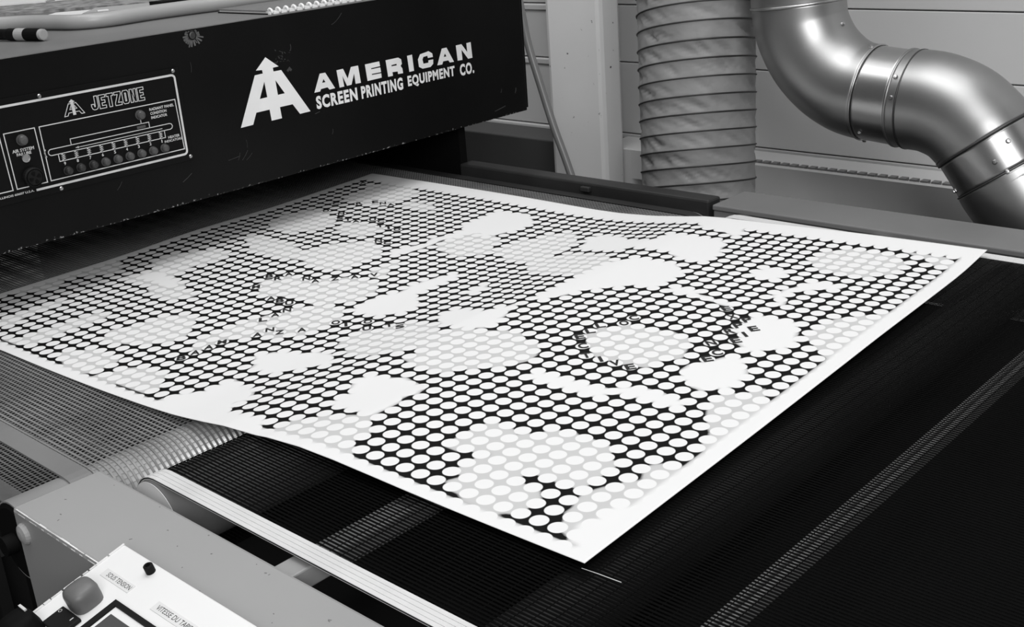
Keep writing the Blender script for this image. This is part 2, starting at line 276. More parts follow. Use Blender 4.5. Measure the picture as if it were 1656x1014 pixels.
BLOBS = [
 (1, [(0.803,0.177), (0.815,0.174), (0.835,0.162), (0.845,0.159), (0.852,0.178), (0.867,0.192), (0.879,0.204), (0.898,0.203), (0.911,0.202), (0.928,0.181), (0.935,0.174), (0.940,0.159), (0.940,0.140), (0.937,0.114), (0.930,0.103), (0.921,0.093), (0.913,0.096), (0.901,0.103), (0.887,0.108), (0.888,0.094), (0.908,0.081), (0.920,0.066), (0.920,0.049), (0.920,0.027), (0.912,0.020), (0.889,0.020), (0.859,0.024), (0.846,0.037), (0.851,0.055), (0.836,0.074), (0.837,0.096), (0.848,0.099), (0.848,0.107), (0.847,0.112), (0.841,0.115), (0.834,0.103), (0.822,0.092), (0.807,0.092), (0.800,0.108), (0.800,0.138)]),
 (1, [(0.952,0.041), (0.948,0.076), (0.946,0.104), (0.951,0.122), (0.958,0.137), (0.970,0.145), (0.960,0.178), (0.969,0.191), (0.978,0.210), (0.996,0.165), (0.999,0.074), (0.997,0.023), (0.986,0.020), (0.954,0.027)]),
 (2, [(0.966,0.050), (0.972,0.081), (0.982,0.107), (0.992,0.118), (0.997,0.023), (0.971,0.020)]),
 (1, [(0.661,0.009), (0.655,0.023), (0.654,0.049), (0.670,0.070), (0.685,0.083), (0.705,0.097), (0.721,0.093), (0.738,0.075), (0.739,0.056), (0.748,0.034), (0.754,0.015), (0.725,0.012), (0.695,0.009)]),
 (2, [(0.664,0.100), (0.654,0.132), (0.639,0.177), (0.649,0.200), (0.676,0.207), (0.709,0.202), (0.714,0.181), (0.712,0.160), (0.714,0.138), (0.715,0.122), (0.713,0.104), (0.693,0.101), (0.675,0.096)]),
 (1, [(0.531,0.266), (0.518,0.295), (0.513,0.324), (0.538,0.339), (0.540,0.364), (0.564,0.382), (0.591,0.379), (0.612,0.357), (0.624,0.331), (0.617,0.301), (0.617,0.272), (0.610,0.255), (0.585,0.246), (0.553,0.250)]),
 (1, [(0.623,0.309), (0.621,0.352), (0.620,0.380), (0.640,0.394), (0.727,0.275), (0.702,0.248), (0.669,0.242), (0.641,0.253), (0.636,0.272)]),
 (1, [(0.642,0.376), (0.669,0.393), (0.700,0.394), (0.726,0.382), (0.745,0.358), (0.751,0.330), (0.740,0.301), (0.717,0.266)]),
 (2, [(0.580,0.398), (0.566,0.429), (0.577,0.442), (0.623,0.457), (0.660,0.401), (0.642,0.385), (0.610,0.378)]),
 (2, [(0.616,0.441), (0.627,0.468), (0.635,0.510), (0.642,0.547), (0.635,0.607), (0.637,0.647), (0.640,0.677), (0.643,0.708), (0.650,0.742), (0.670,0.750), (0.696,0.756), (0.724,0.731), (0.738,0.712), (0.742,0.684), (0.744,0.639), (0.734,0.624), (0.708,0.635), (0.703,0.614), (0.674,0.583), (0.661,0.543), (0.637,0.503), (0.646,0.451), (0.649,0.413), (0.649,0.391)]),
 (2, [(0.448,0.387), (0.445,0.426), (0.447,0.453), (0.461,0.479), (0.459,0.506), (0.460,0.543), (0.468,0.588), (0.485,0.580), (0.482,0.521), (0.481,0.475), (0.522,0.451), (0.523,0.419), (0.512,0.394), (0.491,0.376), (0.468,0.376)]),
 (2, [(0.530,0.515), (0.534,0.544), (0.543,0.559), (0.557,0.530), (0.548,0.508)]),
 (2, [(0.500,0.143), (0.490,0.170), (0.471,0.186), (0.478,0.206), (0.506,0.224), (0.526,0.232), (0.556,0.231), (0.571,0.217), (0.573,0.196), (0.552,0.185), (0.536,0.167), (0.523,0.144)]),
 (1, [(0.369,0.251), (0.373,0.279), (0.378,0.306), (0.384,0.346), (0.395,0.361), (0.422,0.379), (0.450,0.374), (0.467,0.346), (0.469,0.324), (0.467,0.299), (0.462,0.257), (0.430,0.239), (0.417,0.221), (0.411,0.209)]),
 (1, [(0.386,0.137), (0.381,0.156), (0.368,0.192), (0.366,0.231), (0.364,0.264), (0.376,0.290), (0.417,0.247), (0.410,0.217), (0.402,0.180), (0.400,0.147)]),
 (2, [(0.478,0.022), (0.491,0.044), (0.500,0.070), (0.499,0.094), (0.507,0.114), (0.546,0.107), (0.560,0.085), (0.561,0.066), (0.570,0.041), (0.625,0.033), (0.648,0.009), (0.594,0.008), (0.538,0.011), (0.490,0.019)]),
 (2, [(0.514,0.105), (0.531,0.111), (0.555,0.100), (0.570,0.076), (0.560,0.060)]),
 (1, [(0.268,0.111), (0.257,0.134), (0.261,0.163), (0.266,0.192), (0.266,0.220), (0.287,0.237), (0.317,0.235), (0.334,0.215), (0.346,0.182), (0.348,0.145), (0.324,0.121), (0.302,0.111)]),
 (1, [(0.268,0.028), (0.266,0.044), (0.274,0.064), (0.293,0.079), (0.329,0.086), (0.345,0.070), (0.349,0.050), (0.361,0.041), (0.357,0.023), (0.315,0.019)]),
 (1, [(0.360,0.020), (0.360,0.026), (0.370,0.060), (0.387,0.081), (0.419,0.082), (0.442,0.067), (0.455,0.042), (0.454,0.023), (0.409,0.022)]),
 (1, [(0.094,0.059), (0.095,0.070), (0.098,0.114), (0.095,0.158), (0.114,0.180), (0.124,0.151), (0.120,0.104), (0.132,0.061), (0.125,0.049), (0.119,0.037)]),
 (1, [(0.186,0.045), (0.189,0.096), (0.189,0.145), (0.190,0.171), (0.210,0.170), (0.211,0.145), (0.210,0.094), (0.215,0.052), (0.221,0.028), (0.196,0.022), (0.165,0.022)]),
 (1, [(0.008,0.129), (0.011,0.188), (0.005,0.257), (0.010,0.303), (0.016,0.350), (0.056,0.324), (0.066,0.288), (0.029,0.265), (0.029,0.232), (0.052,0.199), (0.024,0.148)]),
 (1, [(0.069,0.372), (0.069,0.412), (0.084,0.453), (0.119,0.475), (0.149,0.464), (0.159,0.429), (0.141,0.398), (0.142,0.380), (0.151,0.347), (0.216,0.310), (0.242,0.302), (0.243,0.279), (0.217,0.264), (0.187,0.268), (0.149,0.288), (0.124,0.280), (0.089,0.286), (0.094,0.319), (0.099,0.342), (0.107,0.363), (0.084,0.358)]),
 (2, [(0.113,0.302), (0.104,0.331), (0.124,0.347), (0.160,0.335), (0.193,0.312), (0.177,0.299), (0.143,0.303)]),
 (1, [(0.066,0.638), (0.054,0.684), (0.063,0.731), (0.090,0.749), (0.127,0.732), (0.153,0.710), (0.167,0.681), (0.167,0.655), (0.152,0.618), (0.141,0.598), (0.103,0.610)]),
 (1, [(0.184,0.669), (0.169,0.709), (0.197,0.728), (0.223,0.735), (0.248,0.716), (0.254,0.683), (0.239,0.658), (0.198,0.665)]),
 (1, [(0.099,0.554), (0.125,0.574), (0.175,0.560), (0.224,0.549), (0.238,0.569), (0.240,0.599), (0.263,0.629), (0.278,0.653), (0.319,0.625), (0.342,0.588), (0.335,0.540), (0.331,0.507), (0.306,0.497), (0.272,0.503), (0.253,0.508), (0.229,0.501), (0.188,0.492), (0.159,0.492)]),
 (1, [(0.279,0.378), (0.273,0.409), (0.290,0.441), (0.328,0.449), (0.352,0.474), (0.370,0.497), (0.403,0.501), (0.424,0.479), (0.432,0.451), (0.431,0.408), (0.417,0.382), (0.398,0.369), (0.368,0.372), (0.337,0.368), (0.313,0.360)]),
 (1, [(0.062,0.838), (0.067,0.870), (0.050,0.930), (0.065,0.952), (0.129,0.948), (0.170,0.933), (0.164,0.902), (0.169,0.866), (0.165,0.837), (0.141,0.807), (0.089,0.815)]),
 (1, [(0.180,0.847), (0.184,0.875), (0.225,0.877), (0.249,0.853), (0.210,0.840)]),
 (1, [(0.366,0.686), (0.359,0.726), (0.372,0.771), (0.401,0.793), (0.434,0.760), (0.446,0.723), (0.449,0.693), (0.427,0.664), (0.388,0.668)]),
 (2, [(0.330,0.611), (0.336,0.644), (0.347,0.681), (0.341,0.724), (0.354,0.770), (0.335,0.816), (0.334,0.875), (0.345,0.919), (0.402,0.829), (0.387,0.794), (0.372,0.771), (0.359,0.726), (0.360,0.680), (0.359,0.622)]),
 (1, [(0.380,0.504), (0.376,0.521), (0.367,0.563), (0.376,0.592), (0.392,0.551), (0.399,0.507)]),
 (2, [(0.342,0.852), (0.345,0.877), (0.356,0.910), (0.383,0.922), (0.414,0.891), (0.416,0.858), (0.413,0.819), (0.409,0.793), (0.400,0.764)]),
 (1, [(0.459,0.706), (0.445,0.750), (0.462,0.798), (0.476,0.842), (0.500,0.860), (0.523,0.840), (0.537,0.790), (0.545,0.763), (0.543,0.728), (0.535,0.702), (0.528,0.677), (0.490,0.684)]),
 (2, [(0.553,0.776), (0.541,0.827), (0.544,0.856), (0.581,0.853), (0.600,0.837), (0.628,0.844), (0.641,0.878), (0.669,0.893), (0.707,0.885), (0.728,0.864), (0.733,0.827), (0.738,0.790), (0.736,0.770), (0.711,0.774), (0.679,0.790), (0.630,0.800), (0.626,0.783), (0.585,0.768)]),
 (1, [(0.545,0.654), (0.535,0.702), (0.550,0.731), (0.577,0.753), (0.623,0.745), (0.638,0.717), (0.640,0.677), (0.634,0.635), (0.603,0.628), (0.566,0.633)]),
 (2, [(0.751,0.643), (0.767,0.665), (0.794,0.643), (0.824,0.640), (0.845,0.640), (0.846,0.618), (0.824,0.622), (0.794,0.625), (0.765,0.628)]),
 (2, [(0.617,0.996), (0.691,1.000), (0.728,0.914), (0.700,0.922), (0.663,0.928)]),
 (1, [(0.758,0.441), (0.762,0.463), (0.778,0.488), (0.804,0.501), (0.828,0.506), (0.846,0.497), (0.861,0.474), (0.868,0.446), (0.864,0.418), (0.851,0.390), (0.833,0.382), (0.809,0.385), (0.790,0.389), (0.773,0.402), (0.762,0.422)]),
 (2, [(0.882,0.400), (0.882,0.426), (0.895,0.448), (0.906,0.477), (0.925,0.459), (0.934,0.437), (0.942,0.405), (0.938,0.386), (0.926,0.364), (0.912,0.369), (0.896,0.379)]),
 (2, [(0.766,0.295), (0.785,0.310), (0.810,0.314), (0.834,0.316), (0.860,0.320), (0.877,0.341), (0.894,0.343), (0.913,0.336), (0.931,0.306), (0.917,0.305), (0.896,0.310), (0.871,0.309), (0.852,0.290), (0.825,0.288), (0.793,0.286)]),
 (2, [(0.880,0.545), (0.874,0.577), (0.874,0.607), (0.889,0.611), (0.903,0.616), (0.918,0.603), (0.932,0.577), (0.940,0.541), (0.933,0.516), (0.921,0.495), (0.905,0.500), (0.890,0.516)]),
 (1, [(0.956,0.301), (0.941,0.342), (0.946,0.375), (0.966,0.413), (0.999,0.339), (0.993,0.268), (0.987,0.237), (0.971,0.268)]),
 (1, [(0.837,0.864), (0.839,0.895), (0.852,0.922), (0.874,0.936), (0.913,0.937), (0.928,0.929), (0.935,0.900), (0.938,0.859), (0.930,0.834), (0.909,0.809), (0.884,0.809), (0.853,0.827)]),
 (2, [(0.810,0.756), (0.812,0.789), (0.823,0.807), (0.838,0.797), (0.842,0.770), (0.841,0.739), (0.829,0.742)]),
 (2, [(0.863,0.684), (0.864,0.720), (0.869,0.752), (0.884,0.774), (0.907,0.779), (0.914,0.760), (0.904,0.742), (0.885,0.737), (0.876,0.712), (0.877,0.687), (0.885,0.657), (0.873,0.665)]),
 (1, [(0.945,0.573), (0.939,0.614), (0.949,0.650), (0.965,0.680), (0.979,0.708), (0.995,0.680), (0.999,0.581), (0.988,0.521), (0.962,0.547)]),
 (1, [(0.927,0.946), (0.942,0.946), (0.977,0.946), (0.986,0.914), (0.967,0.911), (0.946,0.932)]),
]
LETTERS = [('C', 0.774, 0.511), ('O', 0.774, 0.489), ('L', 0.756, 0.466), ('L', 0.756, 0.445), ('E', 0.756, 0.42), ('C', 0.773, 0.398), ('T', 0.789, 0.378), ('I', 0.805, 0.376), ('V', 0.822, 0.378), ('E', 0.838, 0.379), ('E', 0.84, 0.606), ('X', 0.857, 0.581), ('P', 0.875, 0.584), ('P', 0.873, 0.559), ('E', 0.873, 0.559), ('R', 0.873, 0.537), ('I', 0.89, 0.541), ('E', 0.889, 0.515), ('N', 0.874, 0.49), ('C', 0.889, 0.47), ('E', 0.889, 0.449), ('O', 0.468, 0.335), ('I', 0.484, 0.338), ('O', 0.5, 0.36), ('U', 0.517, 0.338), ('T', 0.534, 0.358), ('S', 0.548, 0.363), ('A', 0.451, 0.288), ('Z', 0.434, 0.265), ('N', 0.42, 0.265), ('A', 0.422, 0.239), ('B', 0.355, 0.353), ('U', 0.371, 0.354), ('N', 0.386, 0.331), ('A', 0.389, 0.306), ('L', 0.39, 0.286), ('B', 0.406, 0.122), ('A', 0.407, 0.147), ('A', 0.405, 0.17), ('M', 0.405, 0.193), ('C', 0.09, 0.794), ('O', 0.104, 0.757), ('N', 0.129, 0.746), ('S', 0.154, 0.719), ('T', 0.167, 0.72), ('A', 0.184, 0.72), ('U', 0.202, 0.742), ('C', 0.219, 0.745), ('T', 0.234, 0.723), ('I', 0.253, 0.716), ('O', 0.267, 0.72), ('N', 0.277, 0.664), ('C', 0.29, 0.65), ('A', 0.04, 0.939), ('E', 0.13, 0.84), ('N', 0.146, 0.841), ('A', 0.162, 0.841), ('R', 0.109, 0.82), ('B', 0.262, 0.415), ('R', 0.291, 0.418), ('A', 0.292, 0.441), ('N', 0.324, 0.441), ('A', 0.34, 0.441), ('Z', 0.357, 0.46), ('A', 0.374, 0.489), ('V', 0.377, 0.511), ('M', 0.288, 0.372), ('A', 0.334, 0.361)]
Z_LF = [-0.0368, -0.0354, -0.0339, -0.0325, -0.0313, -0.0312, -0.0328, -0.0343, -0.0340, -0.0322, -0.0297, -0.0267, -0.0235, -0.0192, -0.0114, 0.0016, 0.0150, 0.0217, 0.0215, 0.0183, 0.0148, 0.0121, 0.0100, 0.0081, 0.0064]
Z_BR = [-0.0162, -0.0168, -0.0174, -0.0179, -0.0186, -0.0192, -0.0200, -0.0210, -0.0225, -0.0244, -0.0265, -0.0285, -0.0292, -0.0266, -0.0206, -0.0114, -0.0012, 0.0064, 0.0108, 0.0137, 0.0161, 0.0178, 0.0189, 0.0198, 0.0205]
Z_LB = [-0.0368, -0.0357, -0.0346, -0.0338, -0.0336, -0.0338, -0.0342, -0.0344, -0.0338, -0.0318, -0.0291, -0.0265, -0.0244, -0.0236, -0.0241, -0.0252, -0.0260, -0.0260, -0.0252, -0.0240, -0.0228, -0.0212, -0.0196, -0.0179, -0.0162]
Z_FR = [0.0064, 0.0055, 0.0046, 0.0038, 0.0029, 0.0020, 0.0012, 0.0011, 0.0017, 0.0028, 0.0038, 0.0048, 0.0059, 0.0070, 0.0081, 0.0087, 0.0084, 0.0078, 0.0073, 0.0070, 0.0067, 0.0074, 0.0105, 0.0153, 0.0205]
# ================================================================ THE SETTING
WY = 4.1                                               # wall line
def wall():
    mb = MB(); gro = [ZFLOOR, -1.35, -0.72, -0.40, -0.095, 0.22, 0.465, 0.77, 1.08, 1.4, 2.2, 3.4, 4.9]
    for a, b in zip(gro[:-1], gro[1:]):
        mb.box(-9, 4.5, WY, WY+.12, a+.0025, b-.0025)
        mb.box(-9, -3.35, WY-.008, WY+.1, b-.030, b-.006)
    mb.box(-9, 4.5, WY+.03, WY+.12, ZFLOOR, 4.9)
    return struct(mb.build('wall_back', MT['wall_paint'], bevel=0.003))
wall()
mb = MB(); mb.box(-9, 4.5, -2.5, WY+.12, ZFLOOR-.1, ZFLOOR); struct(mb.build('floor', MT['floor_concrete']))
# ledge along the wall foot
mb = MB(); mb.box(-3.15, 4.5, 3.88, WY-.012, ZFLOOR+.001, -0.105); struct(mb.build('trim_1', MT['tray_metal'], bevel=0.004))
mb = MB(); mb.box(-9, -3.155, 3.88, WY-.012, ZFLOOR+.001, -0.110); struct(mb.build('trim_3', MT['shaded_ledge'], bevel=0.006))  # left run of the ledge: shade beside the dryer put into a darker colour
# square pillar standing in front of the wall
mb = MB(); mb.box(-3.30, -3.005, 3.74, 3.878, ZFLOOR+.001, 4.9); struct(mb.build('trim_2', MT['column_paint'], bevel=0.022))
# ---- perforated cable tray edge on the ledge
t = thing('cable_tray', 'long perforated metal strip edging the ledge below the wall behind the ducts', 'cable tray', (-2.0, 3.86, -0.105))
mb = MB(); mb.box(-2.95, 1.5, 3.845, 3.8785, -0.22, -0.098); mb.build('tray_side', MT['tray_metal'], t)
mb = MB(); x = -2.9
while x < 1.4:
    mb.obox((x, 3.8785, -0.104), (.026, 0, 0), (.0, .03, 0), (0, 0, .012)); x += .040
mb.build('toothed_edge', MT['grey_enamel_far'], t)

# ================================================================ THE DRYER
FX = -3.094
ZB, ZT, YR, YL = 0.147, 0.656, 3.374, 0.30
def face(a, b, h): return (FX+h, a, b)
dry = thing('tunnel_dryer', 'long black dryer hood over the belt with white lettering and a control panel', 'dryer', (-4.2, 1.85, ZFLOOR))
mb = MB(); mb.box(FX-.012, FX, YL, YR, ZB, ZT-.003); front = mb.build('front_panel', MT['front_black'], dry, bevel=.003)
mb = MB(); mb.box(-5.9, FX-.013, YL+.01, YR-.01, ZB+.02, ZT-.012); mb.build('hood', MT['black_paint'], dry)
mb = MB(); mb.box(-5.9, FX+.001, YL, YR-.001, ZT-.0025, ZT); mb.build('top_cover', MT['grey_top'], dry)
mb = MB(); mb.box(FX-.03, FX-.005, YR-.006, YR+.012, ZB+.01, ZT+.003); mb.build('end_flange', MT['pure_black'], dry)
for y0, y1 in ((YL+.02, .72), (3.04, 3.075)):
    mb = MB(); mb.box(-5.9, -3.15, y0, y1, ZFLOOR, ZB+.019); mb.build('side_plate', MT['pure_black'], dry)
# long dark steel rail carrying the outlet belt on the wall side, and its bracket
mb = MB(); mb.box(-3.149, -2.02, 3.03, 3.10, -.07, 0.0); mb.box(-3.149, -2.02, 3.085, 3.10, -.42, -.071); mb.build('outlet_rail', MT['dark_rail'], dry, bevel=.008)
mb = MB(); mb.box(-2.54, -2.50, 3.012, 3.0295, -.030, -.012); mb.build('rail_bracket', MT['dark_rail'], dry, bevel=.004)
mb = MB(); mb.box(-3.149, -2.22, .72, .745, -1.2, -.16); mb.build('outlet_side_frame', MT['dark_frame'], dry)
for x in (-2.32, -3.0):
    for y in (.75, 3.03):
        mb = MB(); mb.box(x-.05, x+.05, y, y+.05, ZFLOOR, -.43 if y > 2 else -.25); mb.build('leg', MT['dark_frame'], dry)
# bolt with a burst of scraped paint around it
mb = MB(); mb.lathe((FX, 1.928, .6358), (1,0,0), [(.011,0),(.011,.003),(.008,.0045),(.0001,.0045)], 14)
bolt = mb.build('bolt', MT['zinc_dark'], dry)
mb = MB()
for k in range(22):
    a = k/22*2*math.pi + random.uniform(-.1,.1); r1 = random.uniform(.024,.040)*(.8 if math.sin(a) > .6 else 1); wd = random.uniform(.004,.008)
    if .6358+r1*math.sin(a) > ZT-.006: r1 = (ZT-.008-.6358)/math.sin(a)
    mb.ribbon([(1.928+.014*math.cos(a), .6358+.014*math.sin(a)), (1.928+r1*math.cos(a), .6358+r1*math.sin(a))], wd, face, .0002, .0006)
mb.build('scraped_paint', MT['worn_chip'], dry)
# scratches and chips on the front
mb = MB()
for a, b, c, d, wd in ((2.47,.605,2.50,.630,.0035), (2.452,.598,2.472,.607,.003), (1.815,.215,1.85,.235,.003), (1.985,.245,2.03,.25,.003),
                       (2.06,.27,2.06,.295,.002), (3.23,.24,3.235,.255,.004), (3.31,.225,3.316,.245,.006), (3.19,.176,3.25,.186,.006), (2.035,.235,2.06,.262,.002),
                       (2.05,.232,2.075,.25,.002), (2.02,.238,2.03,.26,.002), (2.40,.245,2.405,.262,.004), (2.275,.54,2.277,.56,.003), (1.60,.24,1.62,.262,.002), (2.34,.325,2.36,.329,.004), (1.905,.53,1.907,.56,.002)):
    mb.ribbon([(a,b),((a+c)/2+.002,(b+d)/2),(c,d)], wd*.55, face, .0002, .0005)
for k in range(26):
    a, b = random.gauss(2.23,.018), random.gauss(.522,.010); e = random.uniform(0,3); r = random.uniform(.003,.009)
    if abs(a-2.176) < .035: a += .05
    mb.ribbon([(a,b),(a+r*math.cos(e),b+r*math.sin(e))], random.uniform(.001,.003), face, .0002, .0005)
mb.ribbon([(2.252,.478),(2.262,.486),(2.268,.478)], .008, face, .0002, .0005)
mb.build('paint_scratches', MT['scratch'], dry)
# ---- big white emblem and lettering
mb = MB()
def with_hole(mb, outer, holes, fn, h0, h1):
    from mathutils.geometry import tessellate_polygon
    loops = [outer]+holes; tri = tessellate_polygon([[Vector((a,b,0)) for a,b in l] for l in loops]); pts = [p for l in loops for p in l]; n = len(pts)
    fs = [tuple(t) for t in tri]; o = 0
    for l in loops:
        m = len(l); fs += [(o+i, o+(i+1) % m, n+o+(i+1) % m, n+o+i) for i in range(m)]; o += m
    mb.add([fn(a,b,h1) for a,b in pts]+[fn(a,b,h0) for a,b in pts], fs)
with_hole(mb, EMBLEM, [EH1, EH2], face, 0.0, .0008); mb.build('emblem', MT['white_print'], dry, fix=False)
mb = MB()
for o, h in GLYPHS: with_hole(mb, o, [h] if h else [], face, 0.0, .0008)
mb.build('large_lettering', MT['white_print'], dry, fix=False)
mb = MB()
for word, a0, a1 in (('SCREEN', 2.350, 2.527), ('PRINTING', 2.5445, 2.7365), ('EQUIPMENT', 2.7600, 2.9945), ('CO.', 3.0210, 3.0955)):
    write(mb, word, a0, .3372, a1, .3805, face, .0003, bold=.045, spacing=1.16)
mb.build('small_lettering', MT['white_print'], dry, fix=False)
# ---- control panel
h0, h1 = .0045, .0052
def R_(a0, b0, a1, b1): return [(a0,b0),(a1,b0),(a1,b1),(a0,b1)]
mb = MB(); mb.box(FX+.0003, FX+.0045, .98, 1.862, .276, .553); cp = mb.build('control_panel', MT['black_paint'], dry, bevel=.001); cph = sub(cp, dry)
cp['label'] = 'black instrument plate with white line diagram'
rr = [(1.365,.2972),(1.834,.2972)]+[(1.834+.010*math.sin(a), .3072-.010*math.cos(a)) for a in (.5,1.05,1.57)]+[(1.8435,.5235)]+[(1.8335+.010*math.cos(a), .5235+.010*math.sin(a)) for a in (.5,1.05,1.57)]+[(.985,.5335)]
mb = MB(); mb.ribbon(rr, .0062, face, h0, h1); mb.build('border_line', MT['line_print'], cph)
mb = MB(); lw = .0026
mb.ribbon([(1.409,.463),(1.832,.463),(1.8365,.3135),(1.411,.3125)], lw, face, h0, h1, closed=True)
mb.ribbon([(1.347,.3115),(1.3135,.3115),(1.3095,.4632),(1.3955,.4632),(1.4002,.3115),(1.379,.3115)], lw, face, h0, h1)
mb.ribbon([(.99,.311),(1.3016,.311),(1.2965,.463),(.99,.463)], lw, face, h0, h1)
def heater(k): return 1.7665-k*.0383
mb.ribbon([(1.4462,.380),(1.4468,.3592),(1.7804,.3592),(1.7801,.380)], lw*.8, face, h0, h1)
cap = lambda cx_, s_: [(cx_+s_*.0085*math.cos(a), .3885+.0085*math.sin(a)) for a in ([-1.57,-.8,0,.8,1.57])]
mb.ribbon([(1.428,.380)]+cap(1.801,1)+[(1.428,.397)]+[(1.428-.0085*math.sin(a), .3885+.0085*math.cos(a)) for a in (.5,1.1,1.57,2.1,2.7)], lw*.8, face, h0, h1, closed=True)
mb.ribbon([(1.4888,.397),(1.4888,.4138),(1.7350,.4138),(1.7352,.397)], lw*.8, face, h0, h1)
mb.ribbon([(1.5035,.3868),(1.775,.3868)], lw*.6, face, h0, h1); mb.prism([(1.4985,.3868),(1.509,.3900),(1.509,.3836)], face, h0, h1)
mb.ribbon([(1.7106,.4138),(1.7106,.427)], lw, face, h0, h1)
mb.ribbon([(1.4135,.399),(1.4085,.391),(1.4105,.380)], lw*.7, face, h0, h1); mb.prism([(1.408,.379),(1.414,.378),(1.412,.384)], face, h0, h1)
for k in range(9):
    y = heater(k); z = [(y, .3795)]
    for q in range(7): z.append((y+(.0045 if q % 2 else -.0045), .3765-q*.0024))
    mb.ribbon(z+[(y, .3592)], .0015, face, h0, h1)
mb.build('diagram_lines', MT['line_print'], cph)
mb = MB(); mb.prism(R_(1.695,.4005,1.723,.4085), face, h0, h1); mb.build('diagram_block', MT['lamp_lens'], cph)
mb = MB()
write(mb, 'RADIANT PANEL', 1.744, .4445, 1.8255, .4525, face, h1, bold=.02); write(mb, 'CONDITION', 1.745, .4325, 1.7985, .4405, face, h1, bold=.02)
write(mb, 'INDICATOR', 1.7455, .4205, 1.7985, .4285, face, h1, bold=.02)
write(mb, 'HEATER', 1.789, .3535, 1.828, .3612, face, h1, bold=.02); write(mb, 'INDICATORS', 1.775, .3435, 1.8335, .3505, face, h1, bold=.02)
write(mb, 'AIR SYSTEM', 1.322, .4075, 1.383, .4165, face, h1, bold=.03); write(mb, 'FAILURE', 1.332, .3975, 1.373, .4055, face, h1, bold=.03)
for k in range(9): write(mb, str(k+1), heater(k)-(.0015 if k == 0 else .003), .3465, heater(k)+(.0015 if k == 0 else .003), .3555, face, h1, bold=.02)
write(mb, 'CHICAGO, ILLINOIS 60607 U.S.A.', 1.205, .2938, 1.3585, .3008, face, h1, bold=.02)
mb.build('panel_lettering', MT['line_print'], cph, fix=False)
BL = {'E': [[(0,0),(1,0),(1,.2),(.42,.2),(.42,.4),(.9,.4),(.9,.6),(.42,.6),(.42,.8),(1,.8),(1,1),(0,1)]],
 'J': [[(.55,1),(1,1),(1,.22),(.85,.05),(.6,0),(.35,0),(.12,.07),(0,.25),(0,.42),(.42,.42),(.44,.25),(.5,.22),(.55,.26)]],
 'T': [[(.28,0),(.72,0),(.72,.8),(1,.8),(1,1),(0,1),(0,.8),(.28,.8)]],
 'Z': [[(0,0),(1,0),(1,.2),(.48,.2),(1,.82),(1,1),(0,1),(0,.8),(.5,.8),(0,.18)]],
 'O': [[(.2,0),(.8,0),(1,.14),(1,.86),(.8,1),(.2,1),(0,.86),(0,.14)], [(.42,.2),(.58,.2),(.58,.8),(.42,.8)]],
 'N': [[(0,0),(.38,0),(.38,.56),(.62,0),(1,0),(1,1),(.62,1),(.62,.44),(.38,1),(0,1)]]}
mb = MB()
for k, chx in enumerate('JETZONE'):
    for lp in BL[chx]: mb.ribbon([(1.570+k*.0243+p[0]*.0202, .4785+p[1]*.0375) for p in lp], .0019, face, h0, h1, closed=True)
mb.build('outline_lettering', MT['line_print'], cph)
ez = lambda p: (1.4866+(p[0]-2.0476)/(2.322-2.0476)*.0597, .476+(p[1]-.3352)/(.534-.3352)*.0434)
mb = MB(); Em = [ez(p) for p in EMBLEM]
mb.prism([Em[i] for i in (0,1,2,9,10,17,18)], face, h0, h1)
lA = [ez(p) for p in ((2.158,.480),(2.127,.4854),(2.0476,.3352),(2.094,.3361),(2.112,.371),(2.158,.3712))]
rA = [ez(p) for p in ((2.204,.480),(2.2285,.4858),(2.322,.3369),(2.279,.3362),(2.255,.372),(2.208,.372))]
mb.ribbon(lA, .0018, face, h0, h1); mb.ribbon(rA, .0018, face, h0, h1)
mb.ribbon([ez(p) for p in EH1], .0016, face, h0, h1, closed=True); mb.ribbon([ez(p) for p in EH2], .0016, face, h0, h1, closed=True)
mb.build('small_emblem', MT['line_print'], cph)
def lamp(y, z, r, m):
    b = MB(); b.lathe(face(y, z, .0045), (1,0,0), [(r*1.12,0),(r*1.12,.003),(r*1.0,.0035),(r*.98,.012),(r*.75,.0165),(r*.3,.0185),(0.0001,.0187)], 18)
    return b.build('indicator_lamp', m, cph)
for k in range(9): lamp(heater(k)+.0035, .3300, .0112, MT['lamp_dull'] if k > 5 else MT['lamp_lens'])
lamp(1.7106, .4395, .0128, MT['lamp_lens']); lamp(1.354, .4385, .0135, MT['lamp_lens'])
b = MB(); b.lathe(face(1.354,.389,.0045), (1,0,0), [(.0115,0),(.0115,.005),(.009,.0055),(.0088,.004),(.0001,.004)], 20); lk = b.build('key_lock', MT['zinc_bright'], cph)
b = MB(); b.lathe(face(1.3615,.335,.0045), (1,0,0), [(.027,0),(.027,.012),(.0235,.016),(.0225,.012),(.021,.012),(.0205,.017),(.0001,.018)], 26); bz = b.build('buzzer', MT['dark_frame'], cph)
b = MB()
for k in range(4):
    a = k*math.pi/2+.25
    b.prism([(1.3615+r*math.cos(a+d), .335+r*math.sin(a+d)) for r, d in ((.006,-.3),(.016,-.36),(.0175,0),(.016,.36),(.006,.3))], face, .022, .0235)
b.build('buzzer_slots', MT['pure_black'], cph)
for y, z in ((1.4276,.5435),(1.842,.5447),(1.8529,.287),(1.435,.2852),(1.02,.5435),(1.02,.2852)):
    b = MB(); b.lathe(face(y,z,.004), (1,0,0), [(.006,0),(.006,.002),(.004,.004),(.0001,.0042)], 12); b.build('screw', MT['zinc_bright'], cph)

